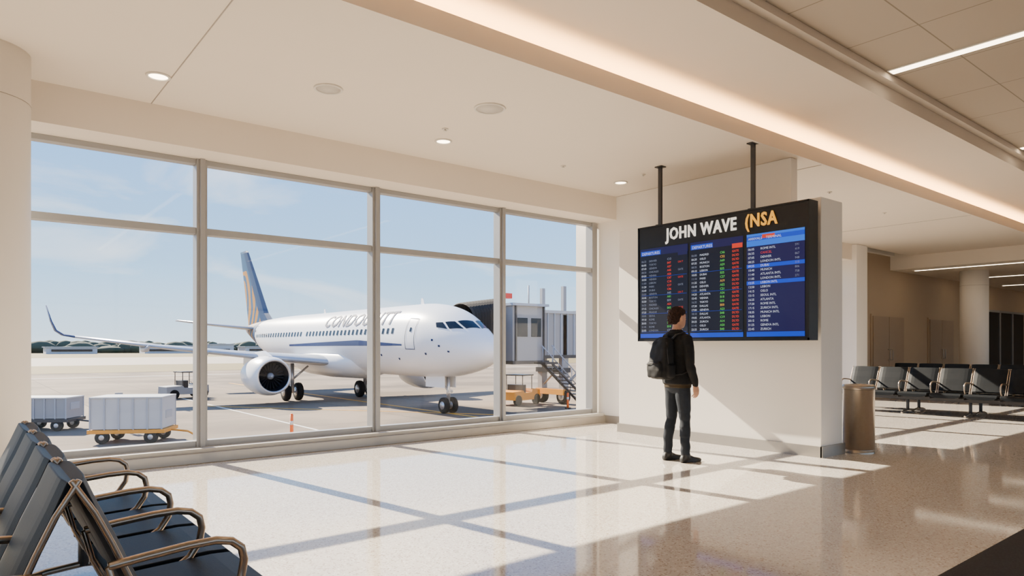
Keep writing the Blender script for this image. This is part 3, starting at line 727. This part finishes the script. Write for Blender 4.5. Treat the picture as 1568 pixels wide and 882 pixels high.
# ------------------------------------------------------------------ jet bridge
def jet_bridge():
    b=MB()
    rings=[]; n=12
    for i in range(n*2+1):
        t=i/(n*2); x=22.3+t*2.5; rr=1.0 if i%2 else .93
        y0=31.0+.2*t; y1=33.9-.2*t; zt=3.85+.35*t; zb=.55
        pts=[]
        ym=(y0+y1)/2; hw=(y1-y0)/2*rr
        for a in range(0,181,15):
            aa=R(a); pts.append((x,ym-hw*math.cos(aa),zt-.9+.9*rr*math.sin(aa)))
        pts=[(x,ym-hw,zb)]+pts+[(x,ym+hw,zb)]
        rings.append(pts)
    b.loft(rings,M_bellow,cap=False,smooth=False,closed=True)
    b.box(24.75,27.2,30.6,34.2,.45,3.7,M_bgrey); b.box(24.6,27.4,30.4,34.4,3.7,3.85,M_agrey); b.box(24.6,27.4,30.4,34.4,.3,.5,M_dkmetal)
    for k in range(2): b.box(25.1+k*1.05,25.85+k*1.05,30.56,30.6,1.9,3.0,M_aglass)
    b.box(24.9,25.0,30.5,30.6,.5,3.7,M_dkmetal); b.box(27.05,27.15,30.5,30.6,.5,3.7,M_dkmetal)
    segs=[(27.2,33,.6,3.55,31.1,33.6),(32.5,41,.75,3.75,30.9,33.8)]
    for x0,x1,z0,z1,y0,y1 in segs:
        b.box(x0,x1,y0,y1,z0,z1,M_bgrey)
        x=x0+.1
        while x<x1:
            b.box(x,x+.08,y0-.06,y0,z0,z1,M_agrey); x+=.55
        b.box(x0,x1,y0-.1,y0,z1-.18,z1,M_cart); b.box(x0,x1,y0-.1,y0,z0,z0+.2,M_dkmetal)
    for y in (31.3,33.3):
        b.box(29.2,29.65,y-.2,y+.2,G+.8,3.3,M_bgrey); b.box(29.3,29.55,y-.12,y+.12,3.3,5.1,M_bgrey)
        wheel(b,29.4,y,G+.5,.5,.4)
    b.box(29.1,29.75,31.0,33.6,G+.6,G+.95,M_yellow); b.box(29.1,29.75,31,33.6,-.3,.0,M_dkmetal)
    b.tube([(29.4,31.2,G+1),(29.4,33.4,.4)],.06,M_bgrey,8); b.tube([(29.4,33.4,G+1),(29.4,31.2,.4)],.06,M_bgrey,8)
    b.tube([(27.2,31.2,.5),(29.3,31.2,-1.0)],.09,M_bgrey,8); b.tube([(32,31.2,.6),(29.6,31.2,-1.0)],.09,M_bgrey,8)
    n=12
    for i in range(n):
        t=i/n; b.box(26.9+t*2.9,27.25+t*2.9,29.5,30.4,.4-t*2.6-.05,.4-t*2.6,M_dkmetal)
    for y in (29.5,30.4):
        b.tube([(26.8,y,.35),(30,y,G+.05)],.08,M_dkmetal,8); b.tube([(26.8,y,1.4),(30,y,G+1.0)],.035,M_agrey,8)
        for i in range(5): x=26.9+i*.75; z=.3-i*.61; b.tube([(x,y,z),(x,y,z+1.0)],.025,M_agrey,6)
    b.box(26.2,27.2,29.4,30.7,.3,.42,M_dkmetal)
    b.cyl((28.0,33,3.5),(28.0,33,5.2),.05,M_bgrey,8); b.box(24.3,24.8,30.7,31.1,4.1,4.4,M_red)
    b.cyl((42.5,31,G),(42.5,31,4.4),2.2,M_bgrey,32)
    b.build('jet_bridge')
jet_bridge()

# ------------------------------------------------------------------ ground equipment
def cart(x,y,rot,L=2.5,Wd=1.6,h=1.15,m=M_cart,ch=M_yellow):
    XF=Matrix.Translation((x,y,G))@Matrix.Rotation(rot,4,'Z'); b=MB()
    b.box(-L/2-.1,L/2+.1,-Wd/2,Wd/2,.38,.52,ch,XF)
    b.box(-L/2,L/2,-Wd/2+.04,Wd/2-.04,.54,.54+h,m,XF); b.box(-L/2-.03,L/2+.03,-Wd/2,Wd/2,.54+h,.6+h,M_cart,XF)
    for i in range(6):
        xx=-L/2+i*L/5; b.box(xx-.025,xx+.025,-Wd/2,-Wd/2+.04,.52,.58+h,M_agrey,XF); b.box(xx-.025,xx+.025,Wd/2-.04,Wd/2,.52,.58+h,M_agrey,XF)
    b.box(L/2-.01,L/2+.02,-.35,.35,.9,1.2,M_agrey,XF)
    b.tube([(L/2+.1,0,.42),(L/2+.7,0,.35),(L/2+.95,0,.2)],.04,ch,8,XF)
    for wx in (-L/2+.4,L/2-.4):
        for wy in (-Wd/2+.1,Wd/2-.1):
            n=20
            b.cyl((wx,wy-.09,.24),(wx,wy+.09,.24),.24,M_tyre,n,xf=XF); b.cyl((wx,wy-.095,.24),(wx,wy+.095,.24),.1,M_chrome,12,xf=XF)
    b.build('baggage_cart',.01)
cart(5.2,29.6,R(-30)); cart(3.0,36,R(-35),2.2,1.4,.85,M_bgrey,M_dkmetal); cart(1.0,38.5,R(-35),2.2,1.4,.85,M_dkmetal,M_orange)
def tug(x,y,rot,body=M_yellow):
    XF=Matrix.Translation((x,y,G))@Matrix.Rotation(rot,4,'Z'); b=MB()
    b.loft([[(X,-.75,z0),(X,.75,z0),(X,.7,z1),(X,-.7,z1)] for X,z0,z1 in ((-1.5,.35,.85),(-.4,.3,.9),(-.3,.3,.75),(.5,.3,.75),(.6,.3,1.0),(1.4,.35,.9))],body,smooth=False,xf=XF)
    b.box(-.35,.0,-.6,.6,.75,1.25,M_dkmetal,XF)
    for px_ in (-.4,.6):
        for py_ in (-.62,.62): b.cyl((px_,py_,.8),(px_,py_,1.8),.03,M_dkmetal,8,xf=XF)
    b.box(-.5,.7,-.7,.7,1.8,1.88,M_dkmetal,XF)
    b.tube([(.62,0,.95),(.4,0,1.15)],.02,M_dkmetal,6,XF)
    for wx in (-1,1):
        for wy in (-.68,.68): b.cyl((wx,wy-.12,.32),(wx,wy+.12,.32),.32,M_tyre,20,xf=XF)
    b.build('baggage_tug',.02)
tug(27.3,33.2,R(15)); tug(12.3,52.0,R(10),M_bgrey)
def bollard(x,y,h=.75):
    b=MB(); b.cyl((x,y,G),(x,y,G+.06),.18,M_tyre,16); b.tube([(x,y,G+.05),(x,y,G+h)],[.07,.06],M_orange,14); b.cyl((x,y,G+h*.6),(x,y,G+h*.75),.068,M_linew,14); b.cyl((x,y,G+h),(x,y,G+h+.03),.04,M_orange,12); b.build('delineator_post')
bollard(10.0,26.0,1.0); bollard(27.6,29.0,.9)
b=MB(); b.cyl((5.3,33.5,G),(5.3,33.5,G+1.6),.05,M_agrey,10); b.box(5.15,5.45,33.46,33.54,G+1.2,G+1.65,M_bgrey); b.cyl((5.3,33.5,G),(5.3,33.5,G+.15),.2,M_orange,16); b.build('apron_sign_post')
# ------------------------------------------------------------------ exterior ground
b=MB(); b.box(-1500,2500,-1500,4000,G-.5,G,M_apron); b.build('ground_apron')
boxobj('ground_grass_strip',-600,1200,108,150,G,G+.02,M_grass)
boxobj('ground_runway',-600,1500,150,250,G,G+.02,M_conc2)
boxobj('ground_meadow',-1400,2400,250,3900,G,G+.03,M_grass)
b=MB()
b.box(20.55,20.75,10,70,G,G+.015,M_line); b.box(2,60,24.0,24.2,G,G+.016,M_line)
XFl=Matrix.Translation((22,29,0))@Matrix.Rotation(R(35),4,'Z'); b.box(0,.15,-14,18,G,G+.017,M_line,XFl)
b.box(-30,80,92,92.5,G,G+.015,M_linew); b.box(12,12.12,16,52,G,G+.014,M_linew)
b.build('apron_markings')
b=MB()
for k in range(460):
    t=random.random(); x=-60+720*t; y=430+random.uniform(-25,25); h=random.uniform(3.2,6.6)*(1 if x<200 else .75); r=random.uniform(4,8)
    b.ell((x,y,G+h*.45),(r,r*.7,h*.62),M_tree,7,5)
b.build('distant_treeline')
b=MB()
for x0,x1,h in ((70,95,3.6),(100,112,4.5),(118,150,3.2),(30,50,3.0),(158,175,4.0)):
    b.box(x0,x1,372,385,G,G+h,M_bld); b.box(x0-.5,x1+.5,371.5,385.5,G+h,G+h+.4,M_agrey); b.box(x0+2,x1-2,371.7,372,G+1.2,G+2.2,M_aglass)
b.build('distant_terminal_building')

# ------------------------------------------------------------------ light
sun=bpy.data.lights.new('sun','SUN'); sun.energy=28; sun.angle=R(.4); sun.color=(1,.87,.68)
so=bpy.data.objects.new('sun',sun); S.collection.objects.link(so)
d=Vector((.17,-1,-.65)).normalized(); so.rotation_euler=d.to_track_quat('-Z','Y').to_euler(); so.location=(0,30,40)
w=bpy.data.worlds.new('sky'); S.world=w; w.use_nodes=True; nt=w.node_tree; bg=nt.nodes['Background']
tc=nt.nodes.new('ShaderNodeTexCoord'); sp=nt.nodes.new('ShaderNodeSeparateXYZ'); nt.links.new(tc.outputs['Generated'],sp.inputs[0])
cr=nt.nodes.new('ShaderNodeValToRGB'); e=cr.color_ramp.elements
e[0].position=0; e[0].color=(.70,.87,1,1); e[1].position=1; e[1].color=(.08,.24,.70,1)
x=e.new(.10); x.color=(.40,.68,1.0,1); x=e.new(.38); x.color=(.15,.42,.98,1)
nt.links.new(sp.outputs[2],cr.inputs[0])
mp=nt.nodes.new('ShaderNodeMapping'); mp.inputs['Scale'].default_value=(1.2,1.2,5); nt.links.new(tc.outputs['Generated'],mp.inputs[0])
n=nt.nodes.new('ShaderNodeTexNoise'); n.inputs['Scale'].default_value=2.2; n.inputs['Detail'].default_value=7; n.inputs['Distortion'].default_value=.6
nt.links.new(mp.outputs[0],n.inputs['Vector'])
mr=nt.nodes.new('ShaderNodeMapRange'); mr.inputs[1].default_value=.50; mr.inputs[2].default_value=.72; mr.inputs[4].default_value=.85
nt.links.new(n.outputs['Fac'],mr.inputs[0])
c=mixc(nt,mr.outputs[0],cr.outputs[0],(1.15,1.15,1.15))
nt.links.new(c,bg.inputs[0]); bg.inputs[1].default_value=2.0
